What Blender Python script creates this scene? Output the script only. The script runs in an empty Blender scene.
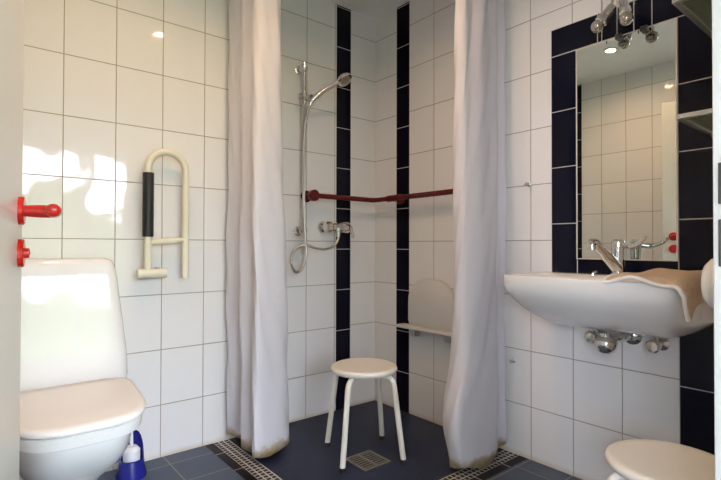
import bpy, bmesh, math, random
from mathutils import Vector, Matrix
random.seed(7)
C = bpy.context.scene.collection
SC = bpy.context.scene
PI = math.pi

# ------------------------------------------------------------------ materials
class NT:
    """tiny helper around a node tree"""
    def __init__(s, name):
        s.m = bpy.data.materials.new(name); s.m.use_nodes = True
        s.t = s.m.node_tree; s.t.nodes.clear()
        s.out = s.n('ShaderNodeOutputMaterial')
    def n(s, typ, **kw):
        x = s.t.nodes.new(typ)
        for k, v in kw.items(): setattr(x, k, v)
        return x
    def l(s, a, b): s.t.links.new(a, b)
    def put(s, sock, v):
        if hasattr(v, 'node'): s.l(v, sock)
        else: sock.default_value = v
    def math(s, op, a, b=0.0, c=0.0):
        x = s.n('ShaderNodeMath', operation=op)
        s.put(x.inputs[0], a); s.put(x.inputs[1], b); s.put(x.inputs[2], c)
        return x.outputs[0]
    def mix(s, f, a, b):
        x = s.n('ShaderNodeMix', data_type='RGBA')
        s.put(x.inputs[0], f); s.put(x.inputs[6], a); s.put(x.inputs[7], b)
        return x.outputs[2]
    def noise(s, vec, scale, detail=2.0, rough=0.5):
        x = s.n('ShaderNodeTexNoise'); s.l(vec, x.inputs['Vector'])
        x.inputs['Scale'].default_value = scale; x.inputs['Detail'].default_value = detail
        x.inputs['Roughness'].default_value = rough
        return x.outputs[0]
    def smooth(s, v, a, b, t0=0.0, t1=1.0):
        x = s.n('ShaderNodeMapRange', interpolation_type='SMOOTHSTEP')
        s.put(x.inputs[0], v)
        for i, q in enumerate((a, b, t0, t1)): x.inputs[i + 1].default_value = q
        return x.outputs[0]
    def bsdf(s, col, rough=0.4, metal=0.0, spec=0.5, **kw):
        p = s.n('ShaderNodeBsdfPrincipled')
        s.put(p.inputs['Base Color'], col); s.put(p.inputs['Roughness'], rough)
        s.put(p.inputs['Metallic'], metal); s.put(p.inputs['Specular IOR Level'], spec)
        for k, v in kw.items(): s.put(p.inputs[k.replace('_', ' ')], v)
        s.p = p
        s.l(p.outputs[0], s.out.inputs[0])
        return p
    def pos(s): return s.n('ShaderNodeNewGeometry').outputs['Position']
    def bump(s, h, strength=0.3, dist=0.01):
        b = s.n('ShaderNodeBump'); s.put(b.inputs['Height'], h)
        b.inputs['Strength'].default_value = strength; b.inputs['Distance'].default_value = dist
        return b.outputs[0]

def rgb(r, g, b): return (r, g, b, 1.0)

def plain(name, col, rough=0.4, metal=0.0, spec=0.5, var=0.04, scale=6.0, bump=0.0, bscale=200.0, **kw):
    t = NT(name); P = t.pos()
    nz = t.noise(P, scale, 3.0)
    f = t.math('MULTIPLY_ADD', t.math('SUBTRACT', nz, 0.5), var * 2, 1.0)
    hsv = t.n('ShaderNodeHueSaturation'); hsv.inputs['Color'].default_value = rgb(*col); t.l(f, hsv.inputs['Value'])
    p = t.bsdf(hsv.outputs[0], rough, metal, spec, **kw)
    if bump: t.l(t.bump(t.noise(P, bscale, 4.0), bump, 0.002), p.inputs['Normal'])
    return t.m

TW, TH, Z0 = 0.194477, 0.25, 0.986      # wall tile width, height, height of one joint
WHITE = rgb(0.76, 0.752, 0.748)
GROUT = rgb(0.30, 0.27, 0.23)
NAVY = rgb(0.006, 0.007, 0.016)

def tile_mat(name, axis, u0, rects=(), plain_end=9.0):
    """white wall tiles on a world grid; rects = dark tile fields (ua, ub, za, zb, row phase, row pitch, upright)"""
    t = NT(name); P = t.pos()
    sp = t.n('ShaderNodeSeparateXYZ'); t.l(P, sp.inputs[0])
    u, z = sp.outputs[axis], sp.outputs[2]
    def edge(c, o, pitch):
        s = t.math('DIVIDE', t.math('SUBTRACT', c, o), pitch)
        f = t.math('FRACT', s)
        d = t.math('MULTIPLY', t.math('MINIMUM', f, t.math('SUBTRACT', 1.0, f)), pitch)
        return d, t.math('FLOOR', s)
    du, iu = edge(u, u0, TW); dz, iz = edge(z, Z0, TH)
    du = t.math('ADD', du, t.math('GREATER_THAN', u, plain_end))   # the last tile before the corner is not cut
    d = t.math('MINIMUM', du, dz)
    g = t.smooth(d, 0.0012, 0.0024, 1.0, 0.0)
    cid = t.n('ShaderNodeCombineXYZ'); t.l(iu, cid.inputs[0]); t.l(iz, cid.inputs[1])
    wn = t.n('ShaderNodeTexWhiteNoise', noise_dimensions='3D'); t.l(cid.outputs[0], wn.inputs['Vector'])
    val = t.math('MULTIPLY_ADD', wn.outputs[0], 0.03, 0.985)
    hsv = t.n('ShaderNodeHueSaturation'); hsv.inputs['Color'].default_value = WHITE; t.l(val, hsv.inputs['Value'])
    # grout tone varies along the wall, more ochre near the floor
    low = t.smooth(z, 0.0, 0.03, 1.0, 0.0)
    gz = t.noise(P, 4.0, 3.0)
    gcol = t.mix(gz, rgb(0.24, 0.22, 0.20), rgb(0.38, 0.34, 0.28))
    base = t.mix(g, hsv.outputs[0], gcol)
    base = t.mix(t.math('MULTIPLY', low, t.math('MULTIPLY', gz, 0.9)), base, rgb(0.50, 0.36, 0.18))
    gr = g; dark = 0.0
    for (ua, ub, za, zb, ph, pitch, upright) in rects:
        e = [t.math('SUBTRACT', u, ua), t.math('SUBTRACT', ub, u), t.math('SUBTRACT', z, za), t.math('SUBTRACT', zb, z)]
        b = t.math('MINIMUM', t.math('MINIMUM', e[0], e[1]), t.math('MINIMUM', e[2], e[3]))
        inside = t.math('GREATER_THAN', b, 0.0)
        dd, _ = edge(z if upright else u, ph, pitch)
        dm = t.math('MINIMUM', b, dd)
        gg = t.smooth(dm, 0.0012, 0.0024, 1.0, 0.0)
        dk = t.mix(gg, NAVY, rgb(0.52, 0.49, 0.45))
        base = t.mix(inside, base, dk)
        m1 = t.n('ShaderNodeMix', data_type='FLOAT'); t.l(inside, m1.inputs[0]); t.l(gr, m1.inputs[2]); t.l(gg, m1.inputs[3])
        gr = m1.outputs[0]; dark = t.math('MAXIMUM', dark, inside)
    rough = t.math('MULTIPLY_ADD', gr, 0.6, 0.05)
    p = t.bsdf(base, rough, 0.0, t.math('MULTIPLY_ADD', dark, -0.34, 0.5))
    # every tile is set a hair out of true, and its glaze is slightly wavy
    off = t.n('ShaderNodeVectorMath', operation='SUBTRACT'); t.l(wn.outputs['Color'], off.inputs[0]); off.inputs[1].default_value = (0.5, 0.5, 0.5)
    sc = t.n('ShaderNodeVectorMath', operation='SCALE'); t.l(off.outputs[0], sc.inputs[0]); sc.inputs['Scale'].default_value = 0.012
    h = t.math('ADD', t.math('MULTIPLY', gr, -0.0012), t.math('MULTIPLY', t.noise(P, 9.0, 1.0), 0.0016))
    bm = t.n('ShaderNodeBump'); bm.inputs['Strength'].default_value = 0.8; bm.inputs['Distance'].default_value = 1.0; t.l(h, bm.inputs['Height'])
    ad = t.n('ShaderNodeVectorMath', operation='ADD'); t.l(bm.outputs[0], ad.inputs[0]); t.l(sc.outputs[0], ad.inputs[1])
    nm = t.n('ShaderNodeVectorMath', operation='NORMALIZE'); t.l(ad.outputs[0], nm.inputs[0])
    t.l(nm.outputs[0], p.inputs['Normal'])
    return t.m

STR = (0.463, 0.2385)
M = {}
M['wall_back'] = tile_mat('white tiles, toilet wall', 0, -1.6736, [(-0.302, -0.194, -0.1, 2.5, *STR, True)], -0.25)
M['wall_right'] = tile_mat('white tiles, basin wall', 1, -0.4894, [
    (-0.302, -0.193, -0.1, 2.5, *STR, True),
    (-1.286, -1.172, 0.79, 1.785, 1.057, 0.2425, True),
    (-1.771, -1.655, 0.79, 1.785, 1.057, 0.2425, True),
    (-1.771, -1.655, -0.1, 0.79, *STR, True),
    (-1.771, -1.172, 1.785, 1.903, -1.172, 0.2, False),
    (-1.655, -1.286, 0.79, 0.909, -1.286, 0.185, False)], -0.25)
M['wall_left'] = tile_mat('white tiles, door side', 1, -0.4160, [(-0.248, -0.138, -0.1, 2.5, *STR, True)])
M['wall_front'] = tile_mat('white tiles, doorway wall', 0, -0.10)
M['paint'] = plain('matte white wall paint', (0.84, 0.83, 0.81), 0.85, var=0.02, bump=0.1, bscale=90)
M['ceiling'] = plain('white ceiling paint', (0.84, 0.84, 0.84), 0.9, var=0.02)
M['doorpaint'] = plain('cream door lacquer', (0.68, 0.655, 0.60), 0.28, var=0.015, scale=3)
M['frame'] = plain('white door frame lacquer', (0.60, 0.60, 0.575), 0.4, var=0.01)
M['ceramic'] = plain('white glazed ceramic', (0.80, 0.79, 0.775), 0.07, spec=0.55, var=0.01, scale=3, Coat_Weight=0.35, Coat_Roughness=0.03)
M['wc_plastic'] = plain('white toilet seat plastic', (0.82, 0.80, 0.775), 0.22, var=0.01)
M['chrome'] = plain('chrome', (0.78, 0.78, 0.77), 0.09, metal=1.0, var=0.05, scale=30)
M['steel'] = plain('brushed metal', (0.52, 0.52, 0.50), 0.32, metal=1.0, var=0.08, scale=40)
M['darksteel'] = plain('dark worn strike metal', (0.10, 0.10, 0.095), 0.45, metal=0.8, var=0.3, scale=300)
M['drainmetal'] = plain('stained drain metal', (0.30, 0.27, 0.21), 0.4, metal=0.7, var=0.3, scale=60)
M['hose'] = plain('ribbed chrome hose', (0.50, 0.47, 0.41), 0.3, metal=1.0, var=0.1, scale=60)
M['red'] = plain('glossy red nylon', (0.50, 0.013, 0.008), 0.14, var=0.03)
M['darkred'] = plain('dark red nylon grab rail', (0.10, 0.007, 0.011), 0.25, var=0.05)
M['cream'] = plain('cream plastic coating', (0.72, 0.69, 0.55), 0.3, var=0.02)
M['black'] = plain('black foam grip', (0.010, 0.011, 0.014), 0.5, var=0.1, scale=60, bump=0.2, bscale=400)
M['stool'] = plain('cream white stool lacquer', (0.78, 0.75, 0.68), 0.33, var=0.03, scale=14)
M['rubber'] = plain('dark rubber', (0.02, 0.02, 0.02), 0.7)
M['seatplastic'] = plain('grey white shower seat plastic', (0.60, 0.595, 0.575), 0.35, var=0.02)
M['blue'] = plain('cobalt blue plastic', (0.012, 0.014, 0.20), 0.22, var=0.05)
M['bristle'] = plain('white brush plastic', (0.75, 0.76, 0.80), 0.5, bump=0.4, bscale=300)
M['glass'] = None
def glass_mat(name, tint, thin_mix, rough=0.02):
    t = NT(name)
    tr = t.n('ShaderNodeBsdfTransparent'); tr.inputs[0].default_value = rgb(*tint)
    gl = t.n('ShaderNodeBsdfGlossy'); gl.inputs['Roughness'].default_value = rough; gl.inputs['Color'].default_value = rgb(.9, .95, .92)
    fr = t.n('ShaderNodeFresnel'); fr.inputs[0].default_value = 1.5
    P = t.pos(); k = t.math('MULTIPLY_ADD', t.noise(P, 3.0), 0.1, thin_mix)
    f = t.math('ADD', fr.outputs[0], k)
    mx = t.n('ShaderNodeMixShader'); t.l(f, mx.inputs[0]); t.l(tr.outputs[0], mx.inputs[1]); t.l(gl.outputs[0], mx.inputs[2])
    t.l(mx.outputs[0], t.out.inputs[0]); return t.m
M['window_glass'] = glass_mat('clear window glass', (0.97, 0.98, 0.97), -0.05)
def frosted():
    t = NT('greenish frosted shelf glass'); P = t.pos()
    c = t.mix(t.noise(P, 5.0), rgb(0.20, 0.25, 0.17), rgb(0.26, 0.30, 0.21))
    p = t.bsdf(c, 0.25, 0.0, 0.5)
    tr = t.n('ShaderNodeBsdfTransparent'); tr.inputs[0].default_value = rgb(0.75, 0.86, 0.72)
    mx = t.n('ShaderNodeMixShader'); mx.inputs[0].default_value = 0.6
    t.l(tr.outputs[0], mx.inputs[1]); t.l(p.outputs[0], mx.inputs[2]); t.l(mx.outputs[0], t.out.inputs[0]); return t.m
M['shelf_glass'] = frosted()
def mirror():
    t = NT('mirror silvering'); P = t.pos()
    c = t.mix(t.noise(P, 2.0), rgb(0.74, 0.80, 0.79), rgb(0.77, 0.83, 0.82))
    t.bsdf(c, 0.004, 1.0); return t.m
M['mirror'] = mirror()
M['mirror_edge'] = plain('pale mirror edge and sealant', (0.55, 0.52, 0.45), 0.4)
def bulb():
    t = NT('silvered bulb glass'); P = t.pos()
    c = t.mix(t.noise(P, 60.0), rgb(0.42, 0.39, 0.33), rgb(0.62, 0.59, 0.52))
    t.bsdf(c, 0.12, 0.85, 0.6); return t.m
M['bulb'] = bulb()
def cloth(name, col, stain=False):
    t = NT(name); P = t.pos()
    sp = t.n('ShaderNodeSeparateXYZ'); t.l(P, sp.inputs[0])
    c = t.mix(t.noise(P, 3.0, 4.0), rgb(*col), rgb(*[v * 0.96 for v in col]))
    if stain:   # ochre water marks along the hem
        nz = t.noise(P, 14.0, 5.0, 0.6)
        hgt = t.math('ADD', sp.outputs[2], t.math('MULTIPLY', t.math('SUBTRACT', nz, 0.5), 0.13))
        f = t.math('MULTIPLY', t.smooth(hgt, 0.040, 0.078, 1.0, 0.0), t.smooth(nz, 0.30, 0.60, 0.55, 1.0))
        c = t.mix(f, c, rgb(0.47, 0.32, 0.11))
    p = t.n('ShaderNodeBsdfPrincipled'); t.l(c, p.inputs['Base Color']); p.inputs['Roughness'].default_value = 0.75
    p.inputs['Specular IOR Level'].default_value = 0.25
    wr = t.n('ShaderNodeTexWave', wave_type='BANDS', bands_direction='Z'); wr.inputs['Scale'].default_value = 300
    t.l(P, wr.inputs['Vector'])
    h = t.math('ADD', t.math('MULTIPLY', wr.outputs[1], 0.02), t.noise(P, 22.0, 4.0))
    b = t.bump(h, 0.35, 0.01); t.l(b, p.inputs['Normal'])
    tl = t.n('ShaderNodeBsdfTranslucent'); t.l(c, tl.inputs[0])
    mx = t.n('ShaderNodeMixShader'); mx.inputs[0].default_value = 0.28
    t.l(p.outputs[0], mx.inputs[1]); t.l(tl.outputs[0], mx.inputs[2]); t.l(mx.outputs[0], t.out.inputs[0])
    return t.m
M['curtain'] = cloth('white shower curtain fabric', (0.89, 0.875, 0.925), True)
def terry():
    t = NT('beige terry towel'); P = t.pos()
    c = t.mix(t.noise(P, 40.0, 5.0), rgb(0.62, 0.46, 0.31), rgb(0.80, 0.62, 0.45))
    p = t.bsdf(c, 0.95, 0.0, 0.1)
    t.l(t.bump(t.noise(P, 130.0, 5.0, 0.7), 1.0, 0.010), p.inputs['Normal']); return t.m
M['towel'] = terry()
M['towel_hem'] = plain('white towel border', (0.78, 0.76, 0.74), 0.9, bump=0.4, bscale=300)
def floor_mat():
    t = NT('blue floor tiles, dark in the shower, with mosaic border'); P = t.pos()
    sp = t.n('ShaderNodeSeparateXYZ'); t.l(P, sp.inputs[0]); x, y = sp.outputs[0], sp.outputs[1]
    # m = how far outside the shower square (max of the two sides)
    mx = t.math('SUBTRACT', -1.0, x); my = t.math('SUBTRACT', -0.975, y)
    m = t.math('MAXIMUM', mx, my)                      # 0 at the band middle
    def grid(c, o, pitch, w):
        f = t.math('FRACT', t.math('DIVIDE', t.math('SUBTRACT', c, o), pitch))
        d = t.math('MULTIPLY', t.math('MINIMUM', f, t.math('SUBTRACT', 1.0, f)), pitch)
        return t.smooth(d, w * 0.75, w * 1.25, 1.0, 0.0)
    def tiles(o1, o2, pitch, ca, cb, gc, w, sc):
        g = t.math('MAXIMUM', grid(x, o1, pitch, w), grid(y, o2, pitch, w))
        i = t.n('ShaderNodeCombineXYZ')
        t.l(t.math('FLOOR', t.math('DIVIDE', t.math('SUBTRACT', x, o1), pitch)), i.inputs[0])
        t.l(t.math('FLOOR', t.math('DIVIDE', t.math('SUBTRACT', y, o2), pitch)), i.inputs[1])
        w_ = t.n('ShaderNodeTexWhiteNoise'); t.l(i.outputs[0], w_.inputs['Vector'])
        f = t.math('ADD', t.math('MULTIPLY', w_.outputs[0], 0.35), t.math('MULTIPLY', t.noise(P, sc, 4.0), 0.65))
        return t.mix(g, t.mix(f, rgb(*ca), rgb(*cb)), rgb(*gc)), g
    outer, g1 = tiles(-1.272, -0.099, 0.194, (0.050, 0.070, 0.110), (0.085, 0.110, 0.155), (0.22, 0.20, 0.15), 0.0028, 9.0)
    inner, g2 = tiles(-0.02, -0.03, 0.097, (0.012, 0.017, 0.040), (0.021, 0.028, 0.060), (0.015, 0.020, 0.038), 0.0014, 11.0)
    black = rgb(0.003, 0.003, 0.006); pale = rgb(0.55, 0.53, 0.48)
    # mosaic: three rows of little black tiles; the joints follow the band
    horizontal = t.math('GREATER_THAN', my, mx)
    along = t.n('ShaderNodeMix', data_type='FLOAT'); t.l(horizontal, along.inputs[0]); t.l(y, along.inputs[2]); t.l(x, along.inputs[3])
    gm = t.math('MAXIMUM', grid(m, -0.0375, 0.025, 0.0031), grid(along.outputs[0], 0.0, 0.025, 0.0031))
    mosaic = t.mix(gm, black, pale)
    gs = t.math('MAXIMUM', grid(along.outputs[0], -0.134, 0.194, 0.002), t.math('MAXIMUM', t.smooth(t.math('ABSOLUTE', t.math('SUBTRACT', m, 0.034)), 0.002, 0.003, 1.0, 0.0), 0.0))
    strip = t.mix(gs, black, pale)
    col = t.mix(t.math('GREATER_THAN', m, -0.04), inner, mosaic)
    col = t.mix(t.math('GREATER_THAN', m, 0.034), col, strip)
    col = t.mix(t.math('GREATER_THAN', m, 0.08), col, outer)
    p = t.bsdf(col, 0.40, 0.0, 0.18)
    t.l(t.bump(t.noise(P, 60.0, 4.0), 0.12, 0.004), p.inputs['Normal'])
    return t.m
M['floor'] = floor_mat()
M['wood'] = plain('light bedroom floor', (0.50, 0.47, 0.44), 0.4, var=0.15, scale=8)
M['grass'] = plain('garden lawn and shrubs', (0.10, 0.16, 0.05), 0.9, var=0.6, scale=1.2)
def lamp_mat(name, col, s):
    t = NT(name); P = t.pos(); e = t.n('ShaderNodeEmission')
    t.l(t.mix(t.noise(P, 20.0), rgb(*col), rgb(*[v * .97 for v in col])), e.inputs[0]); e.inputs[1].default_value = s
    t.l(e.outputs[0], t.out.inputs[0]); return t.m
M['lamp'] = lamp_mat('lit downlight', (1.0, 0.72, 0.42), 60.0)

# ------------------------------------------------------------------ geometry helpers
def box(bm, lo, hi):
    x0, y0, z0 = lo; x1, y1, z1 = hi
    v = [bm.verts.new(p) for p in ((x0,y0,z0),(x1,y0,z0),(x1,y1,z0),(x0,y1,z0),(x0,y0,z1),(x1,y0,z1),(x1,y1,z1),(x0,y1,z1))]
    for f in ((0,3,2,1),(4,5,6,7),(0,1,5,4),(1,2,6,5),(2,3,7,6),(3,0,4,7)): bm.faces.new([v[i] for i in f])
    return v

def loft(bm, rings, cap0=True, cap1=True, closed=True):
    R = [[bm.verts.new(p) for p in r] for r in rings]
    n = len(R[0])
    for a, b in zip(R, R[1:]):
        for i in range(n if closed else n - 1):
            j = (i + 1) % n
            bm.faces.new((a[i], a[j], b[j], b[i]))
    if cap0: bm.faces.new(list(reversed(R[0])))
    if cap1: bm.faces.new(R[-1])
    return R

def spline(pts, sub=6):
    P = [Vector(p) for p in pts]; out = []
    for i in range(len(P) - 1):
        a, b = P[max(i-1, 0)], P[i]; c, d = P[i+1], P[min(i+2, len(P)-1)]
        for k in range(sub):
            t = k / sub
            out.append(0.5*((2*b)+(c-a)*t+(2*a-5*b+4*c-d)*t*t+(3*b-a-3*c+d)*t**3))
    out.append(P[-1]); return out

def fillet(pts, r, sub=6):
    P = [Vector(p) for p in pts]; out = [P[0]]
    for i in range(1, len(P) - 1):
        a = (P[i-1]-P[i]); b = (P[i+1]-P[i])
        ra = min(r, a.length*0.49, b.length*0.49)
        p0 = P[i] + a.normalized()*ra; p1 = P[i] + b.normalized()*ra
        for k in range(sub + 1):
            t = k/sub; out.append((1-t)**2*p0 + 2*t*(1-t)*P[i] + t*t*p1)
    out.append(P[-1]); return out

def tube(bm, pts, r, n=14, flat=None):
    P = [Vector(p) for p in pts]; m = len(P)
    rad = r if isinstance(r, (list, tuple)) else [r]*m
    T = [(P[min(i+1, m-1)] - P[max(i-1, 0)]).normalized() for i in range(m)]
    up = Vector((0,0,1)) if abs(T[0].z) < 0.9 else Vector((1,0,0))
    N = T[0].cross(up).normalized(); rings = []
    for i in range(m):
        N = (N - T[i]*N.dot(T[i])).normalized(); B = T[i].cross(N)
        rings.append([P[i] + (N*math.cos(2*PI*k/n) + B*math.sin(2*PI*k/n))*rad[i] for k in range(n)])
    loft(bm, rings)

def lathe(bm, prof, origin=(0,0,0), axis=(0,0,1), n=32):
    """prof = [(radius, height)...] turned about axis through origin"""
    A = Vector(axis).normalized(); o = Vector(origin)
    up = Vector((0,0,1)) if abs(A.z) < 0.9 else Vector((1,0,0))
    X = A.cross(up).normalized(); Y = A.cross(X)
    rings = [[o + A*h + (X*math.cos(2*PI*k/n) + Y*math.sin(2*PI*k/n))*max(r, 1e-4) for k in range(n)] for r, h in prof]
    loft(bm, rings)

def obj(name, bm, mat, parent=None, smooth=True, bevel=0.0, seg=2, sub=0, angle=35):
    bmesh.ops.recalc_face_normals(bm, faces=bm.faces[:])
    me = bpy.data.meshes.new(name); bm.to_mesh(me); bm.free()
    o = bpy.data.objects.new(name, me); C.objects.link(o)
    me.materials.append(M[mat] if isinstance(mat, str) else mat)
    if smooth:
        me.polygons.foreach_set('use_smooth', [True]*len(me.polygons))
        me.set_sharp_from_angle(angle=math.radians(angle))
    if parent is not None:
        o.parent = parent
        o.matrix_parent_inverse = world_of(parent).inverted()
    if bevel:
        b = o.modifiers.new('bevel', 'BEVEL'); b.width = bevel; b.segments = seg; b.limit_method = 'ANGLE'; b.angle_limit = math.radians(40)
    if sub:
        s = o.modifiers.new('sub', 'SUBSURF'); s.levels = sub; s.render_levels = sub
    return o

def world_of(o):
    m = Matrix.LocRotScale(o.location, o.rotation_euler, o.scale)
    if o.parent: m = world_of(o.parent) @ o.matrix_parent_inverse @ m
    return m

def tag(o, label, cat, group=None):
    o['label'] = label; o['category'] = cat
    if group: o['group'] = group
    return o

def thing(name, label, cat, loc, group=None):
    o = bpy.data.objects.new(name, None); C.objects.link(o); o.location = loc
    o.empty_display_size = 0.05
    return tag(o, label, cat, group)

def struct(name, bm, mat, parent=None, **kw):
    o = obj(name, bm, mat, parent, **kw)
    if parent is None: o['kind'] = 'structure'
    return o

def sbox(name, lo, hi, mat, parent=None, bevel=0.0):
    bm = bmesh.new(); box(bm, lo, hi)
    return struct(name, bm, mat, parent, smooth=False, bevel=bevel)

def dup(root, loc, rotz, label):
    r = root.copy(); C.objects.link(r); r.location = loc; r.rotation_euler = (0, 0, rotz); r['label'] = label
    def kids(a, b):
        for ch in [c for c in a.children]:
            c = ch.copy(); C.objects.link(c); c.parent = b; c.matrix_parent_inverse = ch.matrix_parent_inverse.copy()
            kids(ch, c)
    kids(root, r)
    return r

# ------------------------------------------------------------------ the room
H = 2.38; XW = -2.19; YD = -2.01; YO = -2.13
sbox('floor', (XW-0.1, YO, -0.1), (0.1, 0.1, 0.0), 'floor')
sbox('ceiling', (XW-0.1, YO, H), (0.1, 0.1, H+0.1), 'ceiling')
sbox('wall_back', (XW-0.1, 0.0, 0.0), (0.1, 0.1, H), 'wall_back')
sbox('wall_right', (0.0, YO, 0.0), (0.1, 0.0, H), 'wall_right')
sbox('wall_left', (XW-0.1, YO, 0.0), (XW, 0.0, H), 'wall_left')
DX0, DX1, DH = -2.06, -0.93, 2.02       # doorway in the front wall
bm = bmesh.new()
box(bm, (XW, YO, 0), (DX0, YD, H)); box(bm, (DX1, YO, 0), (0, YD, H)); box(bm, (DX0, YO, DH), (DX1, YD, H))
struct('wall_front', bm, 'wall_front', smooth=False)
# door frame: liners and architraves round the doorway (right liner carries the strike plates)
bm = bmesh.new()
box(bm, (-0.945, YO-0.012, 0), (DX1, YD+0.010, DH)); box(bm, (DX1, YD, 0), (-0.885, YD+0.010, DH+0.05))
box(bm, (DX0, YO-0.012, DH-0.015), (DX1, YD+0.010, DH)); box(bm, (DX0-0.05, YD, DH), (-0.885, YD+0.010, DH+0.05))
box(bm, (DX0, YO-0.012, 0), (DX0+0.012, YD+0.010, DH)); box(bm, (DX0-0.05, YD, 0), (DX0, YD+0.010, DH))
fr = struct('trim_1', bm, 'frame', smooth=False, bevel=0.002)
for za, zb in ((1.035, 1.108), (0.925, 1.008)):
    bm = bmesh.new(); box(bm, (-0.9475, -2.07, za), (-0.9445, -2.0085, zb)); obj('strike_plate', bm, 'darksteel', fr, bevel=0.001)
# curtain rails under the ceiling, out of the picture
for nm, a, b in (('trim_2', (-1.0, -0.02, H-0.018), (-1.0, -0.97, H-0.018)), ('trim_3', (-1.0, -0.97, H-0.018), (-0.02, -0.97, H-0.018))):
    bm = bmesh.new(); tube(bm, [a, b], 0.011); struct(nm, bm, 'frame')

# room beyond the doorway, seen only as reflections of its window
sbox('floor_2', (-3.6, -5.4, -0.1), (1.2, YO, 0.0), 'wood')
sbox('ceiling_2', (-3.6, -5.4, 2.45), (1.2, YO, 2.55), 'ceiling')
LY0, LY1, LZ0, LZ1 = -4.6, -2.75, 0.90, 2.05
bm = bmesh.new()
box(bm, (-3.7, -5.4, 0), (-3.6, LY0, 2.45)); box(bm, (-3.7, LY1, 0), (-3.6, YO, 2.45)); box(bm, (-3.7, LY0, 0), (-3.6, LY1, LZ0)); box(bm, (-3.7, LY0, LZ1), (-3.6, LY1, 2.45))
struct('wall_outer_left', bm, 'paint', smooth=False)
bm = bmesh.new()
for a, b in ((LY0, LY0+0.06), (-3.70, -3.64), (LY1-0.06, LY1)): box(bm, (-3.68, a, LZ0+0.06), (-3.63, b, LZ1-0.06))
box(bm, (-3.68, LY0, LZ0), (-3.63, LY1, LZ0+0.06)); box(bm, (-3.68, LY0, LZ1-0.06), (-3.63, LY1, LZ1))
win2 = struct('window_2', bm, 'frame', smooth=False)
for a, b in ((LY0+0.06, -3.70), (-3.64, LY1-0.06)):
    bm = bmesh.new(); box(bm, (-3.66, a, LZ0+0.06), (-3.655, b, LZ1-0.06)); obj('pane', bm, 'window_glass', win2, smooth=False)
sbox('wall_outer_right', (1.2, -5.4, 0), (1.3, YO, 2.45), 'paint')
bm = bmesh.new(); box(bm, (-3.6, YO, 0), (XW-0.1, YO+0.1, 2.45)); box(bm, (0.1, YO, 0), (1.2, YO+0.1, 2.45))
struct('wall_outer_back', bm, 'paint', smooth=False)
WX0, WX1, WH = -3.3, 0.7, 2.30
bm = bmesh.new()
box(bm, (-3.6, -5.4, 0), (WX0, -5.25, 2.45)); box(bm, (WX1, -5.4, 0), (1.2, -5.25, 2.45)); box(bm, (WX0, -5.4, WH), (WX1, -5.25, 2.45))
struct('wall_outer_front', bm, 'paint', smooth=False)
bm = bmesh.new()
for a, b in ((WX0, WX0+0.07), (-1.94, -1.86), (-0.74, -0.66), (WX1-0.07, WX1)): box(bm, (a, -5.36, 0.07), (b, -5.29, WH-0.07))
box(bm, (WX0, -5.36, 0), (WX1, -5.29, 0.07)); box(bm, (WX0, -5.36, WH-0.07), (WX1, -5.29, WH))
win = struct('window_1', bm, 'frame', smooth=False)
for a, b in ((WX0+0.07, -1.94), (-1.86, -0.74), (-0.66, WX1-0.07)):
    bm = bmesh.new(); box(bm, (a, -5.33, 0.07), (b, -5.325, WH-0.07)); obj('pane', bm, 'window_glass', win, smooth=False)
# garden: lawn rising to a shrubby bank
bm = bmesh.new(); N = 40
g = [[None]*(N+1) for _ in range(N+1)]
for i in range(N+1):
    for j in range(N+1):
        x = -16 + 32*i/N; y = -5.5 - 22*j/N
        k = max(0.0, min(1.0, (j/N-0.30)/0.35)); z = -0.15 + k*k*(1.7 + 1.6*math.sin(x*0.9+1)*math.sin(x*0.37+y*.3) + random.random()*1.6)
        g[i][j] = bm.verts.new((x, y, z))
for i in range(N):
    for j in range(N): bm.faces.new((g[i][j], g[i+1][j], g[i+1][j+1], g[i][j+1]))
struct('ground', bm, 'grass', smooth=False)

# ------------------------------------------------------------------ door leaf
FX, FY = -1.876, -0.976
dd = Vector((0.158, 1.0, 0)).normalized(); dn = Vector((dd.y, -dd.x, 0))       # along the leaf, and out of its visible face
hinge = Vector((FX, FY, 0)) - dd*1.035
def dpt(a, n, z): return hinge + dd*a + dn*n + Vector((0, 0, z))
def dbox(bm, a0, a1, n0, n1, z0, z1):
    v = [bm.verts.new(dpt(*p)) for p in ((a0,n0,z0),(a1,n0,z0),(a1,n1,z0),(a0,n1,z0),(a0,n0,z1),(a1,n0,z1),(a1,n1,z1),(a0,n1,z1))]
    for f in ((0,3,2,1),(4,5,6,7),(0,1,5,4),(1,2,6,5),(2,3,7,6),(3,0,4,7)): bm.faces.new([v[i] for i in f])
bm = bmesh.new(); dbox(bm, 0, 1.035, -0.04, 0, 0.012, 1.985)
door = struct('door_1', bm, 'doorpaint', smooth=False, bevel=0.003)
HA = 0.965
bm = bmesh.new(); lathe(bm, [(0.0, 0.0), (0.0295, 0.0), (0.0295, 0.008), (0.0275, 0.0105), (0.0, 0.0105)], dpt(HA, 0, 1.031), dn, 28)
hd = obj('door_handle', bm, 'red', door); 
bm = bmesh.new()
path = fillet([dpt(HA, 0.008, 1.031), dpt(HA, 0.064, 1.031), dpt(HA-0.105, 0.064, 1.028)], 0.03, 8)
path = path[:-1] + [path[-1] + (path[-2]-path[-1]).normalized()*q for q in (0.012, 0.008, 0.004, 0.0015, 0.0)]
tube(bm, path, [0.0115] + [0.0135]*(len(path)-6) + [0.0135, 0.0128, 0.011, 0.0075, 0.003], 18)
obj('lever', bm, 'red', hd)
bm = bmesh.new(); lathe(bm, [(0.0, 0.0), (0.0295, 0.0), (0.0295, 0.008), (0.0275, 0.0105), (0.0, 0.0105)], dpt(HA, 0, 0.943), dn, 28)
lk = obj('lock_rosette', bm, 'red', door)
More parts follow.
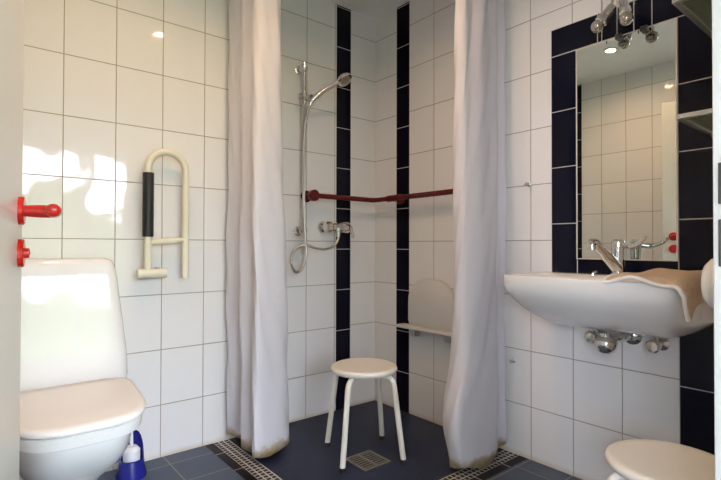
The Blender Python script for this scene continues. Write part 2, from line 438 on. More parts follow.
bm = bmesh.new(); lathe(bm, [(0.0, 0.010), (0.011, 0.010), (0.010, 0.019), (0.0, 0.021)], dpt(HA, 0, 0.943), dn, 20)
obj('thumb_turn', bm, 'red', lk)

# ------------------------------------------------------------------ toilet
TX = -1.695
def dshape(hw, yb, yf, z, n=56, e=3.4, taper=0.20):
    """closed outline: straight back at yb, rounded front at yf"""
    pts = []
    ym = yb + (yf-yb)*0.45
    for k in range(n):
        a = 2*PI*k/n; c, s = math.cos(a), math.sin(a)
        ex = e if s < 0 else 6.0
        x = TX + hw*math.copysign(abs(c)**(2/ex), c)
        y = ym + (yb-ym if s > 0 else ym-yf)*math.copysign(abs(s)**(2/ex), s)
        x = TX + (x-TX)*(1 - taper*(yb-y)/(yb-yf))
        pts.append((x, y, z))
    return pts
wc = thing('toilet', 'white toilet with peach lit closed lid and tall tapering cistern against the tiled wall', 'toilet', (TX, -0.35, 0))
bm = bmesh.new()
loft(bm, [dshape(0.125, -0.06, -0.46, 0.0), dshape(0.115, -0.06, -0.44, 0.02), dshape(0.105, -0.06, -0.42, 0.12), dshape(0.138, -0.05, -0.49, 0.19),
          dshape(0.180, -0.04, -0.59, 0.255), dshape(0.195, -0.03, -0.650, 0.31), dshape(0.194, -0.03, -0.685, 0.36), dshape(0.198, -0.03, -0.69, 0.386)])
obj('bowl', bm, 'ceramic', wc, bevel=0.004)
bm = bmesh.new()
loft(bm, [dshape(0.203, -0.235, -0.700, 0.386), dshape(0.211, -0.23, -0.712, 0.391), dshape(0.214, -0.23, -0.720, 0.424), dshape(0.210, -0.232, -0.714, 0.4285)])
obj('seat', bm, 'wc_plastic', wc)
bm = bmesh.new()
loft(bm, [dshape(0.213, -0.233, -0.722, 0.4300), dshape(0.219, -0.231, -0.730, 0.434), dshape(0.221, -0.231, -0.732, 0.444), dshape(0.217, -0.233, -0.726, 0.4515), dshape(0.203, -0.242, -0.705, 0.455), dshape(0.12, -0.30, -0.60, 0.4565)])
obj('lid', bm, 'wc_plastic', wc, angle=60)
def tank(hw, yb, yf, z, r=0.04, n=8):
    pts = []
    for (cx, cy, a0) in ((hw-r, yf+r, -PI/2), (hw-0.01, yb-0.01, 0), (-hw+0.01, yb-0.01, PI/2), (-hw+r, yf+r, PI)):
        rr = r if cy < (yb+yf)/2 else 0.01
        for k in range(n+1):
            a = a0 + PI/2*k/n; pts.append((TX + cx + rr*math.cos(a), cy + rr*math.sin(a), z))
    return pts
bm = bmesh.new()
loft(bm, [tank(0.215, -0.004, -0.205, 0.385), tank(0.226, -0.004, -0.222, 0.45), tank(0.222, -0.004, -0.220, 0.54), tank(0.207, -0.004, -0.210, 0.68), tank(0.190, -0.004, -0.198, 0.83),
          tank(0.180, -0.004, -0.190, 0.885), tank(0.174, -0.006, -0.185, 0.899), tank(0.158, -0.015, -0.167, 0.908)])
obj('cistern', bm, 'ceramic', wc, angle=70)
for s in (-1, 1):
    bm = bmesh.new(); tube(bm, [(TX+s*0.08-0.025, -0.232, 0.444), (TX+s*0.08+0.025, -0.232, 0.444)], 0.009); obj('hinge', bm, 'wc_plastic', wc)

# toilet brush
bx, by = -1.433, -0.11
br = thing('toilet_brush', 'cobalt blue toilet brush holder with white brush on the floor behind the toilet', 'toilet brush', (bx, by, 0))
bm = bmesh.new()
def bring(r, z, tall=0.0, inner=0.0):
    return [(bx + (r-inner)*math.cos(2*PI*k/28), by + (r-inner)*math.sin(2*PI*k/28), z + tall*max(0.0, math.sin(2*PI*k/28 + 0.6))**1.5) for k in range(28)]
loft(bm, [bring(0.058, 0.0), bring(0.060, 0.010), bring(0.050, 0.045), bring(0.046, 0.075, 0.10), bring(0.046, 0.075, 0.10, 0.005), bring(0.046, 0.03, 0, 0.005)])
obj('holder', bm, 'blue', br, angle=50)
bm = bmesh.new(); lathe(bm, [(0.0, 0.032), (0.024, 0.034), (0.033, 0.06), (0.033, 0.11), (0.02, 0.125), (0.0, 0.127)], (bx, by, 0)); obj('brush_head', bm, 'bristle', br)
bm = bmesh.new(); tube(bm, [(bx, by, 0.12), (bx-0.005, by+0.01, 0.33)], 0.007); obj('handle', bm, 'bristle', br)

# ------------------------------------------------------------------ fold-up support rail on the wall
gr = thing('support_rail', 'cream folding support rail with black grip, folded up on tiles beside cistern', 'grab rail', (-1.34, 0, 0.84))
Y = -0.062
xa, xb, zt = -1.362, -1.200, 1.376
pts = [(xa, Y, 0.84)] + [( (xa+xb)/2 + (xb-xa)/2*math.cos(PI - PI*k/18), Y, zt-(xb-xa)/2*0.98 + (xb-xa)/2*0.98*math.sin(PI*k/18)) for k in range(19)] + [(xb, Y, 0.812)]
bm = bmesh.new(); tube(bm, pts, 0.0155, 18); obj('loop_tube', bm, 'cream', gr)
bm = bmesh.new(); tube(bm, [(xa, Y, 0.972), (xb, Y, 0.985)], 0.0135, 16); obj('crossbar', bm, 'cream', gr)
bm = bmesh.new(); lathe(bm, [(0.0, 0), (0.0215, 0.0), (0.023, 0.004), (0.023, 0.275), (0.0215, 0.279), (0, 0.279)], (xa, Y, 0.997)); obj('grip', bm, 'black', gr)
bm = bmesh.new(); lathe(bm, [(0, 0), (0.019, 0), (0.0205, 0.003), (0.0205, 0.118), (0.019, 0.121), (0, 0.121)], (-1.405, Y, 0.837), (1, 0, 0)); obj('hinge', bm, 'cream', gr)
bm = bmesh.new(); box(bm, (-1.385, -0.045, 0.819), (-1.315, 0.0, 0.855)); obj('wall_plate', bm, 'cream', gr, bevel=0.006)
bm = bmesh.new(); lathe(bm, [(0, 0), (0.011, 0), (0.011, 0.006), (0, 0.007)], (-1.322, Y, 0.857)); obj('cap', bm, 'steel', gr)

# ------------------------------------------------------------------ shower fittings
sr = thing('shower_rail', 'tall chrome shower rail with sliding holder on the tiles beside the black stripe', 'shower rail', (-0.563, 0, 1.0))
bm = bmesh.new(); tube(bm, [(-0.563, -0.06, 1.025), (-0.563, -0.06, 1.955)], 0.0095, 16); obj('bar', bm, 'chrome', sr)
for z in (1.925, 1.04):
    bm = bmesh.new(); tube(bm, [(-0.563, -0.002, z), (-0.563, -0.068, z)], 0.0135, 16)
    lathe(bm, [(0, 0), (0.026, 0), (0.026, 0.006), (0.016, 0.012), (0, 0.012)], (-0.563, -0.002, z), (0, -1, 0)); lathe(bm, [(0, -0.022), (0.017, -0.02), (0.019, 0), (0.017, 0.02), (0, 0.022)], (-0.563, -0.06, z)); obj('bracket', bm, 'chrome', sr)
bm = bmesh.new(); lathe(bm, [(0, -0.032), (0.017, -0.03), (0.02, 0), (0.017, 0.03), (0, 0.032)], (-0.563, -0.06, 1.762))
tube(bm, [(-0.60, -0.06, 1.765), (-0.545, -0.06, 1.765)], 0.015); tube(bm, [(-0.563, -0.06, 1.762), (-0.545, -0.105, 1.755)], [0.014, 0.018]); sl = obj('slider', bm, 'chrome', sr)
# soap dish at the foot of the bar
bm = bmesh.new(); lathe(bm, [(0.0, 0.0), (0.03, 0.002), (0.036, 0.012), (0.034, 0.012), (0.028, 0.005), (0, 0.004)], (-0.612, -0.085, 1.030)); tube(bm, [(-0.575, -0.062, 1.035), (-0.60, -0.08, 1.035)], 0.006); obj('soap_dish', bm, 'chrome', sr)
# hand shower
hs = thing('hand_shower', 'chrome hand shower with round spray head resting in the slider of the rail', 'shower head', (-0.545, -0.105, 1.75))
bm = bmesh.new(); tube(bm, spline([(-0.553, -0.10, 1.715), (-0.540, -0.110, 1.745), (-0.50, -0.133, 1.785), (-0.45, -0.158, 1.825), (-0.41, -0.178, 1.856)], 5), [0.011]*4+[0.0145]*6+[0.0125]*11, 16); obj('handle', bm, 'chrome', hs)
ax = Vector((0.15, -0.60, -0.79)).normalized()
hc = Vector((-0.388, -0.188, 1.868))
bm = bmesh.new(); lathe(bm, [(0, -0.022), (0.020, -0.020), (0.040, -0.006), (0.044, 0.004), (0.043, 0.009), (0.039, 0.010), (0, 0.010)], hc, ax, 32); sh = obj('spray_head', bm, 'chrome', hs)
bm = bmesh.new(); lathe(bm, [(0, 0.0095), (0.032, 0.0095), (0.031, 0.012), (0, 0.012)], hc, ax, 32); obj('spray_face', bm, 'steel', sh)
# hose: down along the bar, one loop, back to the mixer
hose = [(-0.5525, -0.100, 1.717), (-0.566, -0.094, 1.66), (-0.5735, -0.0785, 1.55), (-0.5735, -0.0780, 1.30), (-0.5735, -0.0785, 1.12), (-0.570, -0.085, 1.03), (-0.563, -0.086, 0.95), (-0.57, -0.09, 0.885), (-0.60, -0.09, 0.828), (-0.635, -0.088, 0.825), (-0.655, -0.086, 0.87), (-0.645, -0.086, 0.92), (-0.60, -0.086, 0.958), (-0.56, -0.10, 0.962), (-0.51, -0.09, 0.948), (-0.44, -0.085, 0.940), (-0.385, -0.085, 0.955), (-0.352, -0.085, 0.99), (-0.345, -0.085, 1.025)]
bm = bmesh.new(); tube(bm, spline(hose, 8), 0.0068, 12); tag(obj('shower_hose', bm, 'hose'), 'looping metal shower hose hanging between the hand shower and the mixer tap', 'hose')
mx = thing('shower_mixer', 'chrome wall mixer tap with side lever under the dark red bar in shower', 'tap', (-0.345, 0, 1.06))
for x in (-0.398, -0.285):
    bm = bmesh.new(); lathe(bm, [(0, 0), (0.036, 0), (0.036, 0.006), (0.028, 0.022), (0.02, 0.03), (0.02, 0.05), (0, 0.05)], (x, -0.001, 1.065), (0, -1, 0)); obj('escutcheon', bm, 'chrome', mx)
bm = bmesh.new(); lathe(bm, [(0, 0), (0.024, 0.0), (0.033, 0.008), (0.033, 0.03), (0.022, 0.045), (0.022, 0.075), (0.031, 0.09), (0.034, 0.12), (0.034, 0.150), (0.027, 0.168), (0, 0.172)], (-0.422, -0.062, 1.065), (0.94, 0, 0)); obj('body', bm, 'chrome', mx)
bm = bmesh.new(); tube(bm, spline([(-0.272, -0.065, 1.07), (-0.262, -0.088, 1.06), (-0.264, -0.115, 1.005)], 5), [0.014]*6+[0.008]*5, 12); obj('lever', bm, 'chrome', mx)
bm = bmesh.new(); lathe(bm, [(0, 0), (0.012, 0), (0.012, 0.03), (0.015, 0.032), (0.015, 0.05), (0, 0.05)], (-0.345, -0.078, 1.01)); obj('hose_nut', bm, 'chrome', mx)

# dark red corner grab bar
rb = thing('grab_bar', 'dark red bar running round the shower corner at chest height', 'grab bar', (-0.3, 0, 1.234))
bm = bmesh.new()
path = fillet([(-0.512, -0.004, 1.234), (-0.512, -0.078, 1.234), (-0.075, -0.078, 1.234), (-0.075, -0.235, 1.234), (-0.075, -0.90, 1.236), (-0.004, -0.90, 1.236)], 0.03, 6)
tube(bm, path, 0.0145, 16); obj('bar', bm, 'darkred', rb)
for o_, a_ in (((-0.512, -0.001, 1.234), (0, -1, 0)), ((-0.001, -0.235, 1.234), (-1, 0, 0)), ((-0.001, -0.90, 1.236), (-1, 0, 0))):
    bm = bmesh.new(); lathe(bm, [(0, 0), (0.033, 0), (0.033, 0.010), (0.028, 0.018), (0.018, 0.024), (0.018, 0.06), (0, 0.06)], o_, a_); obj('rosette', bm, 'darkred', rb)
bm = bmesh.new(); lathe(bm, [(0, 0), (0.029, 0.0), (0.031, 0.004), (0.031, 0.028), (0.027, 0.032), (0, 0.032)], (-0.512, -0.065, 1.234), (0, -1, 0)); obj('end_cap', bm, 'darkred', rb)
bm = bmesh.new(); tube(bm, [(-0.075, -0.20, 1.234), (-0.075, -0.285, 1.234)], 0.0195, 18); tube(bm, [(-0.02, -0.235, 1.234), (-0.075, -0.235, 1.234)], 0.017, 18); obj('sleeve', bm, 'darkred', rb)

# folded shower seat on the right wall
ss = thing('shower_bench', 'pale grey fold-up shower seat with arched plate and thin ledge on shower wall', 'shower seat', (0, -0.48, 0.51))
bm = bmesh.new(); rings = []
def arch(x, inset=0.0):
    w, yc, zb, zt = 0.168-inset, -0.487, 0.512+inset, 0.778-inset
    pts = [(x, yc+w*0.93, zb), (x, yc+w, zb+0.03), (x, yc+w*1.0, zb+0.08)]
    for k in range(17):
        a = PI*k/16; s, c = math.sin(a), math.cos(a)
        pts.append((x, yc + w*math.copysign(abs(c)**0.8, c), 0.64 + (zt-0.64)*s**0.85))
    pts += [(x, yc-w, zb+0.08), (x, yc-w, zb+0.03), (x, yc-w*0.93, zb)]
    return pts
loft(bm, [arch(-0.008, 0.004), arch(-0.012, 0), arch(-0.026, 0), arch(-0.031, 0.005)]); obj('seat_plate', bm, 'seatplastic', ss, angle=50)
bm = bmesh.new(); box(bm, (-0.085, -0.70, 0.500), (-0.010, -0.268, 0.515)); obj('ledge', bm, 'seatplastic', ss, bevel=0.006, seg=3)
for y in (-0.36, -0.61):
    bm = bmesh.new(); box(bm, (-0.034, y-0.02, 0.455), (0.001, y+0.02, 0.500)); obj('hinge_bracket', bm, 'steel', ss, bevel=0.003)

# floor drain
dr = thing('floor_drain', 'square metal floor drain under the stool in the shower', 'drain', (-0.576, -0.615, 0))
bm = bmesh.new(); a = 0.075; cx, cy = -0.576, -0.615
for lo, hi in (((-a,-a),(a,-a+0.012)), ((-a,a-0.012),(a,a)), ((-a,-a+0.012),(-a+0.012,a-0.012)), ((a-0.012,-a+0.012),(a,a-0.012))):
    box(bm, (cx+lo[0], cy+lo[1], 0.0), (cx+hi[0], cy+hi[1], 0.004))
obj('frame', bm, 'drainmetal', dr, smooth=False, bevel=0.001)
bm = bmesh.new(); box(bm, (cx-0.063, cy-0.063, 0.0), (cx+0.063, cy+0.063, 0.0012)); obj('well', bm, 'rubber', dr, smooth=False)
bm = bmesh.new()
for k in range(7):
    y = cy-0.052+k*0.0173; box(bm, (cx-0.063, y-0.0028, 0.0012), (cx+0.063, y+0.0028, 0.0035))
box(bm, (cx-0.005, cy-0.063, 0.0012), (cx+0.005, cy+0.063, 0.0038)); obj('grate', bm, 'drainmetal', dr, smooth=False)

# ------------------------------------------------------------------ stools
SX, SY = -0.546, -0.553
st = thing('stool', 'round cream stool with four white tube legs standing in the shower', 'stool', (0, 0, 0), 'round cream stools')
hz = 0.41
bm = bmesh.new(); lathe(bm, [(0, hz-0.030), (0.128, hz-0.030), (0.146, hz-0.026), (0.153, hz-0.014), (0.150, hz-0.004), (0.142, hz), (0.125, hz-0.001), (0.07, hz-0.004), (0, hz-0.005)], n=64); seat = obj('seat', bm, 'stool', st, angle=60)
for k in range(4):
    a = math.radians(23 + 90*k); c, s = math.cos(a), math.sin(a)
    pts = fillet([(0.06*c, 0.06*s, hz-0.040), (0.146*c, 0.146*s, hz-0.040), (0.197*c, 0.197*s, 0.012)], 0.045, 8)
    bm = bmesh.new(); tube(bm, pts, 0.0125, 16); lg = obj('leg', bm, 'stool', st)
    bm = bmesh.new(); lathe(bm, [(0, 0), (0.012, 0.0), (0.0135, 0.003), (0.0135, 0.018), (0, 0.018)], (0.197*c, 0.197*s, 0), (0, 0, 1), 16); obj('foot_cap', bm, 'rubber', lg)
st.location = (SX, SY, 0)
st2 = dup(st, (-0.568, -1.812, 0), math.radians(22), 'round cream stool standing under the front of the washbasin, cut off by the door jamb')

# ------------------------------------------------------------------ shower curtains
def curtain(name, bottom, top, z0, z1, label, phase, bulge=0.0, sub=10, nz=60):
    B = spline([(x, y, 0) for x, y in bottom], sub); T = spline([(x, y, 0) for x, y in top], sub)
    bm = bmesh.new(); rows = []
    for j in range(nz+1):
        t = j/nz; e = t**0.8
        row = []
        for i, (b, p) in enumerate(zip(B, T)):
            q = b.lerp(p, e)
            zz = z0 + 0.012*math.sin(i*0.21+phase) + (z1-z0)*t
            if bulge: q.x -= bulge*math.exp(-((t-0.085)/0.07)**2)*max(0.0, min(1.0, (-q.x-0.18)/0.12))
            w = 0.006*math.sin(zz*5+i*0.17+phase)*math.sin(PI*min(1, t*1.5)) + 0.0025*math.sin(zz*17+i*.5)
            row.append(bm.verts.new((q.x + w, q.y - w*0.6, zz)))
        rows.append(row)
    for r0, r1 in zip(rows, rows[1:]):
        for i in range(len(r0)-1): bm.faces.new((r0[i], r0[i+1], r1[i+1], r1[i]))
    o = obj(name, bm, 'curtain', angle=180)
    s = o.modifiers.new('solid', 'SOLIDIFY'); s.thickness = 0.0015
    return tag(o, label, 'curtain', 'white shower curtains')
curtain('shower_curtain',
    [(-0.985, -0.03), (-0.965, -0.06), (-0.93, -0.10), (-0.945, -0.155), (-0.99, -0.20), (-0.96, -0.26), (-1.00, -0.345), (-0.985, -0.362), (-0.90, -0.335), (-0.80, -0.30), (-0.76, -0.24), (-0.82, -0.19), (-0.85, -0.13), (-0.80, -0.08)],
    [(-0.985, -0.04), (-0.975, -0.07), (-0.955, -0.10), (-0.965, -0.14), (-0.985, -0.18), (-0.965, -0.24), (-0.985, -0.29), (-0.965, -0.33), (-0.93, -0.34), (-0.885, -0.34), (-0.86, -0.29), (-0.89, -0.22), (-0.90, -0.15), (-0.87, -0.10)],
    0.03, H-0.03, 'long white shower curtain gathered beside the support rail, its yellowed hem over the mosaic border', 0.3)
curtain('shower_curtain',
    [(-0.02, -0.955), (-0.06, -0.94), (-0.12, -0.945), (-0.135, -0.99), (-0.22, -1.01), (-0.30, -1.00), (-0.37, -0.985), (-0.36, -0.925), (-0.31, -0.87), (-0.26, -0.84), (-0.20, -0.84), (-0.13, -0.87)],
    [(-0.04, -0.965), (-0.07, -0.945), (-0.11, -0.955), (-0.13, -0.985), (-0.18, -0.98), (-0.24, -0.995), (-0.29, -0.975), (-0.34, -0.985), (-0.372, -0.955), (-0.34, -0.925), (-0.26, -0.92), (-0.14, -0.93)],
    0.03, H-0.03, 'long white shower curtain gathered between the shower seat and the washbasin wall', 1.9, 0.055)

# ------------------------------------------------------------------ washbasin
WY, WW, WD, WZ = -1.464, 0.312, 0.385, 0.850
basin = thing('washbasin', 'wide white wedge shaped washbasin on the wall under the mirror', 'washbasin', (0, WY, WZ))
def front(v):
    a = abs(v); c = 0.0
    if a > 0.76: q = (a-0.76)/0.24; c = 0.060*(1-math.sqrt(max(0, 1-q*q)))
    return WD - 0.010*a*a - c
def zlow(u, v):
    q = max(0.0, (u-0.22)/0.78); gf = 0.6*q*q + 0.4*(1-math.sqrt(max(0.0, 1-q*q)))
    gs = max(0.0, (abs(v)-0.55)/0.45)**2.0*0.40
    g = 1-(1-gf)*(1-gs)
    return 0.644 + (0.812-0.644)*min(1, g)
def ztop(u, v):
    a = max(0.0, min(1.0, (u-0.30)/0.22)) * max(0.0, min(1.0, (0.93-u)/0.20)) * max(0.0, min(1.0, (0.86-abs(v))/0.22))
    a = a*a*(3-2*a)
    return WZ - 0.11*a - 0.012*max(0.0, min(1.0, (0.97-u)/0.12))*max(0, min(1, (u-.2)/.1))*max(0.0, min(1, (0.95-abs(v))/0.1))
nu, nv = 30, 48
bm = bmesh.new()
def grid(fn):
    return [[bm.verts.new((-front(-1+2*j/nv)*(i/nu), WY + WW*(-1+2*j/nv), fn(i/nu, -1+2*j/nv))) for j in range(nv+1)] for i in range(nu+1)]
tp, lw = grid(ztop), grid(zlow)
for i in range(nu):
    for j in range(nv):
        bm.faces.new((tp[i][j], tp[i][j+1], tp[i+1][j+1], tp[i+1][j])); bm.faces.new((lw[i][j], lw[i+1][j], lw[i+1][j+1], lw[i][j+1]))
def wall_strip(a, b):
    for k in range(len(a)-1): bm.faces.new((a[k], a[k+1], b[k+1], b[k]))
wall_strip(tp[0], lw[0]); wall_strip(tp[nu], lw[nu])
wall_strip([r[0] for r in tp], [r[0] for r in lw]); wall_strip([r[nv] for r in tp], [r[nv] for r in lw])
obj('basin', bm, 'ceramic', basin, bevel=0.017, seg=5, angle=50)
bm = bmesh.new(); lathe(bm, [(0, 0), (0.022, 0), (0.022, 0.003), (0, 0.004)], (-0.21, WY, WZ-0.121)); obj('waste', bm, 'chrome', basin)
bm = bmesh.new(); tube(bm, spline([(-0.085, WY+0.075, WZ-0.002), (-0.085, WY+0.072, WZ+0.008), (-0.10, WY+0.055, WZ+0.013)], 4), 0.005, 8); obj('plug_lever', bm, 'chrome', basin)

# basin mixer tap
TY = WY - 0.020
fa = thing('basin_tap', 'chrome single lever mixer tap on the washbasin rim before the mirror', 'tap', (-0.085, TY, WZ))
bm = bmesh.new(); lathe(bm, [(0, -0.001), (0.027, -0.001), (0.027, 0.006), (0.022, 0.012), (0.0205, 0.05), (0.0225, 0.085), (0.0225, 0.10), (0, 0.10)], (-0.085, TY, WZ)); obj('body', bm, 'chrome', fa)
bm = bmesh.new()
sp_ = spline([(-0.085, TY, WZ+0.022), (-0.12, TY+0.012, WZ+0.058), (-0.165, TY+0.028, WZ+0.100), (-0.195, TY+0.038, WZ+0.122), (-0.212, TY+0.043, WZ+0.118)], 5)
tube(bm, sp_, [0.021]*8+[0.0185]*8+[0.0165]*5, 16); tube(bm, [(-0.205, TY+0.041, WZ+0.118), (-0.205, TY+0.041, WZ+0.098)], 0.0125, 14); obj('spout', bm, 'chrome', fa)
bm = bmesh.new(); lathe(bm, [(0, 0.0), (0.0235, 0.0), (0.025, 0.012), (0.022, 0.03), (0.012, 0.038), (0, 0.039)], (-0.085, TY, WZ+0.10)); obj('cap', bm, 'chrome', fa)
bm = bmesh.new(); tube(bm, spline([(-0.085, TY-0.01, WZ+0.118), (-0.10, TY-0.05, WZ+0.112), (-0.11, TY-0.085, WZ+0.125), (-0.115, TY-0.105, WZ+0.145)], 5), [0.011]*6+[0.008]*6+[0.0055]*4, 12); obj('lever', bm, 'chrome', fa)

# trap and valves below
tr = thing('bottle_trap', 'chrome waste trap hanging under the washbasin', 'trap', (-0.16, -1.475, 0.60))
bm = bmesh.new(); lathe(bm, [(0, -0.042), (0.014, -0.040), (0.028, -0.031), (0.037, -0.016), (0.040, 0.0), (0.037, 0.012), (0.028, 0.02), (0.019, 0.024), (0.019, 0.036), (0, 0.036)], (-0.16, -1.470, 0.607)); obj('cup', bm, 'chrome', tr)
bm = bmesh.new(); tube(bm, fillet([(-0.16, -1.470, 0.628), (-0.10, -1.50, 0.622), (-0.005, -1.50, 0.622)], 0.03), 0.015, 14); obj('pipe', bm, 'chrome', tr)
bm = bmesh.new(); lathe(bm, [(0, 0), (0.036, 0), (0.036, 0.004), (0.022, 0.014), (0, 0.014)], (0.001, -1.50, 0.622), (-1, 0, 0)); obj('wall_rosette', bm, 'chrome', tr)
def valve(y, z, label):
    v = thing('angle_valve', label, 'valve', (0, y, z), 'angle valves under the washbasin')
    bm = bmesh.new(); lathe(bm, [(0, 0), (0.026, 0), (0.026, 0.004), (0.012, 0.012), (0.012, 0.05), (0.016, 0.052), (0.016, 0.072), (0, 0.072)], (0.001, y, z), (-1, 0, 0)); tube(bm, [(-0.05, y, z), (-0.05, y, z+0.04)], 0.008); obj('body', bm, 'chrome', v)
    bm = bmesh.new(); lathe(bm, [(0, 0.068), (0.014, 0.068), (0.024, 0.074), (0.025, 0.092), (0.019, 0.100), (0, 0.101)], (0.001, y, z), (-1, 0, 0), 10); obj('knob', bm, 'chrome', v)
valve(-1.382, 0.606, 'small chrome angle valve left of the waste trap under the washbasin')
valve(-1.600, 0.606, 'small chrome angle valve under the washbasin, right of the waste trap')

# towel lying over the right front of the basin
def towel():
    o = thing('towel', 'beige terry towel draped over the right front corner of the washbasin', 'towel', (-0.2, -1.66, WZ))
    na, nb = 60, 34
    y0, y1 = -1.560, -1.752
    La = y0 - y1; RB = 0.032
    def P(a, b):
        # a: 0 free end on the rim .. 1 hem of the part hanging down the side ; b: 0 front .. 1 wall
        drop = 0.062*(1-0.25*b) + 0.006*math.sin(b*8)
        s = a*(La + RB*PI/2 + drop)
        fold = 0.45 + 0.55*min(1.0, b*1.6)
        h = 0.007 + 0.017*min(1.0, s/0.04)*fold
        wave = 0.005*math.sin(b*9+a*6)*min(1, a*6)
        x = -0.392 + 0.350*b
        if s < La: y, z = y0 - s, WZ + h + wave
        elif s < La + RB*PI/2:
            q = (s-La)/RB; y = y1 - RB*math.sin(q); z = WZ + h + wave - RB*(1-math.cos(q))
        else:
            y = y1 - RB - 0.006*math.sin(b*10+1); z = WZ + h + wave - RB - (s-La-RB*PI/2)
        if b < 0.16:                      # the front edge laps over the lip in soft waves
            lap = (0.16-b)/0.16
            z -= lap*lap*(0.010 + 0.010*a + 0.007*math.sin(a*13+0.5)); x += 0.010*lap*math.sin(a*13)
        y -= max(0.0, 1-a*2.2)*0.055*b
        if a > 0.7: x += (a-0.7)*0.10*(1-b)
        return (x, y, z)
    bm = bmesh.new()
    V = [[bm.verts.new(P(i/na, j/nb)) for j in range(nb+1)] for i in range(na+1)]
    for i in range(na):
        for j in range(nb): bm.faces.new((V[i][j], V[i][j+1], V[i+1][j+1], V[i+1][j]))
    c = obj('towel_cloth', bm, 'towel', o, angle=180)
    s = c.modifiers.new('s', 'SOLIDIFY'); s.thickness = 0.007; s.offset = 1.0
    bv = c.modifiers.new('b', 'SUBSURF'); bv.levels = 1; bv.render_levels = 1
    # pale border along the front edge and round the rolled end
    bm = bmesh.new(); pts = [Vector(P(1-k/40*0.98, 0.0)) + Vector((-0.004, 0, 0.003)) for k in range(41)]
    pts += [Vector(P(0.02, 0.05*k)) + Vector((0, 0.006, 0.004)) for k in range(1, 9)]
    tube(bm, pts, 0.006, 10); obj('border', bm, 'towel_hem', o)
towel()

# ------------------------------------------------------------------ mirror and its lamp
mi = thing('mirror', 'frameless rectangular mirror framed by dark navy tiles above the washbasin', 'mirror', (0, WY, 1.34))
bm = bmesh.new(); box(bm, (-0.006, -1.650, 0.911), (-0.001, -1.290, 1.779)); obj('mirror_glass', bm, 'mirror', mi, smooth=False)
bm = bmesh.new()
for lo, hi in (((-1.6555, 0.907), (-1.650, 1.783)), ((-1.290, 0.907), (-1.285, 1.783)), ((-1.650, 0.907), (-1.290, 0.911)), ((-1.650, 1.779), (-1.290, 1.783))):
    box(bm, (-0.007, lo[0], lo[1]), (0.0, hi[0], hi[1]))
obj('edge_strip', bm, 'mirror_edge', mi, smooth=False)
la = thing('mirror_lamp', 'chrome lamp with two small spot heads hanging over the top of the mirror', 'lamp', (-0.02, -1.47, 1.79))
for y in (-1.402, -1.520):
    bm = bmesh.new(); tube(bm, [(-0.027, y, 1.775), (-0.027, y, 2.06)], 0.0028, 8); obj('rod', bm, 'chrome', la)
bm = bmesh.new(); tube(bm, [(-0.027, -1.459, 1.785), (-0.027, -1.459, 2.06)], 0.0028, 8); obj('rod', bm, 'steel', la)
for y in (-1.459, -1.549):
    bm = bmesh.new(); box(bm, (-0.022, y-0.012, 1.768), (-0.001, y+0.012, 1.787)); tube(bm, [(-0.020, y, 1.776), (-0.034, y, 1.774)], 0.007, 10); obj('clamp', bm, 'darksteel', la, bevel=0.002)
bm = bmesh.new(); tube(bm, [(-0.03, -1.38, 2.06), (-0.03, -1.57, 2.06)], 0.014, 14); obj('crossbar', bm, 'chrome', la)
def spot(bulb_c, back, arm):
    b, k = Vector(bulb_c), Vector(back); a = (b-k).normalized(); L = (b-k).length
    bm = bmesh.new(); lathe(bm, [(0, -0.020), (0.014, -0.020), (0.018, -0.012), (0.018, L*0.35), (0.022, L*0.42), (0.0235, L*0.72), (0.0185, L*0.8), (0, L*0.8)], k, a, 24); h = obj('spot_head', bm, 'chrome', la)
    bm = bmesh.new(); r = 0.0235
    lathe(bm, [(0, -r*0.98)] + [(r*math.sin(q), -r*math.cos(q)) for q in [PI*i/14 for i in range(1, 14)]] + [(0, r*0.98)], b, a, 24); obj('bulb', bm, 'bulb', h)
    bm = bmesh.new(); tube(bm, spline([k, Vector(arm), Vector((-0.045, arm[1], 2.03)), Vector((-0.03, arm[1], 2.06))], 6), 0.006, 10); obj('arm', bm, 'chrome', la)
spot((-0.125, -1.428, 1.795), (-0.100, -1.462, 1.852), (-0.085, -1.468, 1.89))
spot((-0.125, -1.532, 1.787), (-0.088, -1.507, 1.862), (-0.075, -1.500, 1.92))

# small chrome hooks on the tiles
def hook(y, z, label):
    t = thing('wall_hook', label, 'hook', (0, y, z), 'small wall hooks')
    bm = bmesh.new(); lathe(bm, [(0, 0), (0.010, 0), (0.010, 0.003), (0.005, 0.006), (0.005, 0.018), (0.009, 0.02), (0.009, 0.024), (0, 0.026)], (-0.0005, y, z), (-1, 0, 0), 16); obj('peg', bm, 'steel', t)
hook(-1.066, 1.239, 'small metal hook on white tiles between curtain and dark tile column')
hook(-0.985, 0.430, 'small metal hook low on the wall beside the curtain, below the washbasin')

# glass shelves on the doorway wall
def shelf(x0, z, label):
    t = thing('glass_shelf', label, 'shelf', (x0/2, YD, z), 'glass shelves at the doorway wall')
    y0, y1, x1, w, h = YD, -1.80, -0.004, 0.016, 0.013
    bm = bmesh.new()
    box(bm, (x0, y1-w, z), (x1, y1, z+h)); box(bm, (x0, y0, z), (x1, y0+0.008, z+h)); box(bm, (x0, y0+0.008, z), (x0+w, y1-w, z+h)); box(bm, (x1-w, y0+0.008, z), (x1, y1-w, z+h))
    obj('frame', bm, 'steel', t, smooth=False, bevel=0.0015)
    bm = bmesh.new(); box(bm, (x0+w*0.8, y0+0.006, z+0.004), (x1-w*0.8, y1-w*0.8, z+0.009)); obj('glass_plate', bm, 'shelf_glass', t, smooth=False)
shelf(-0.512, 1.612, 'upper framed glass shelf high in the corner beside the mirror')
shelf(-0.492, 1.303, 'lower framed glass shelf beside the mirror, below the other one')

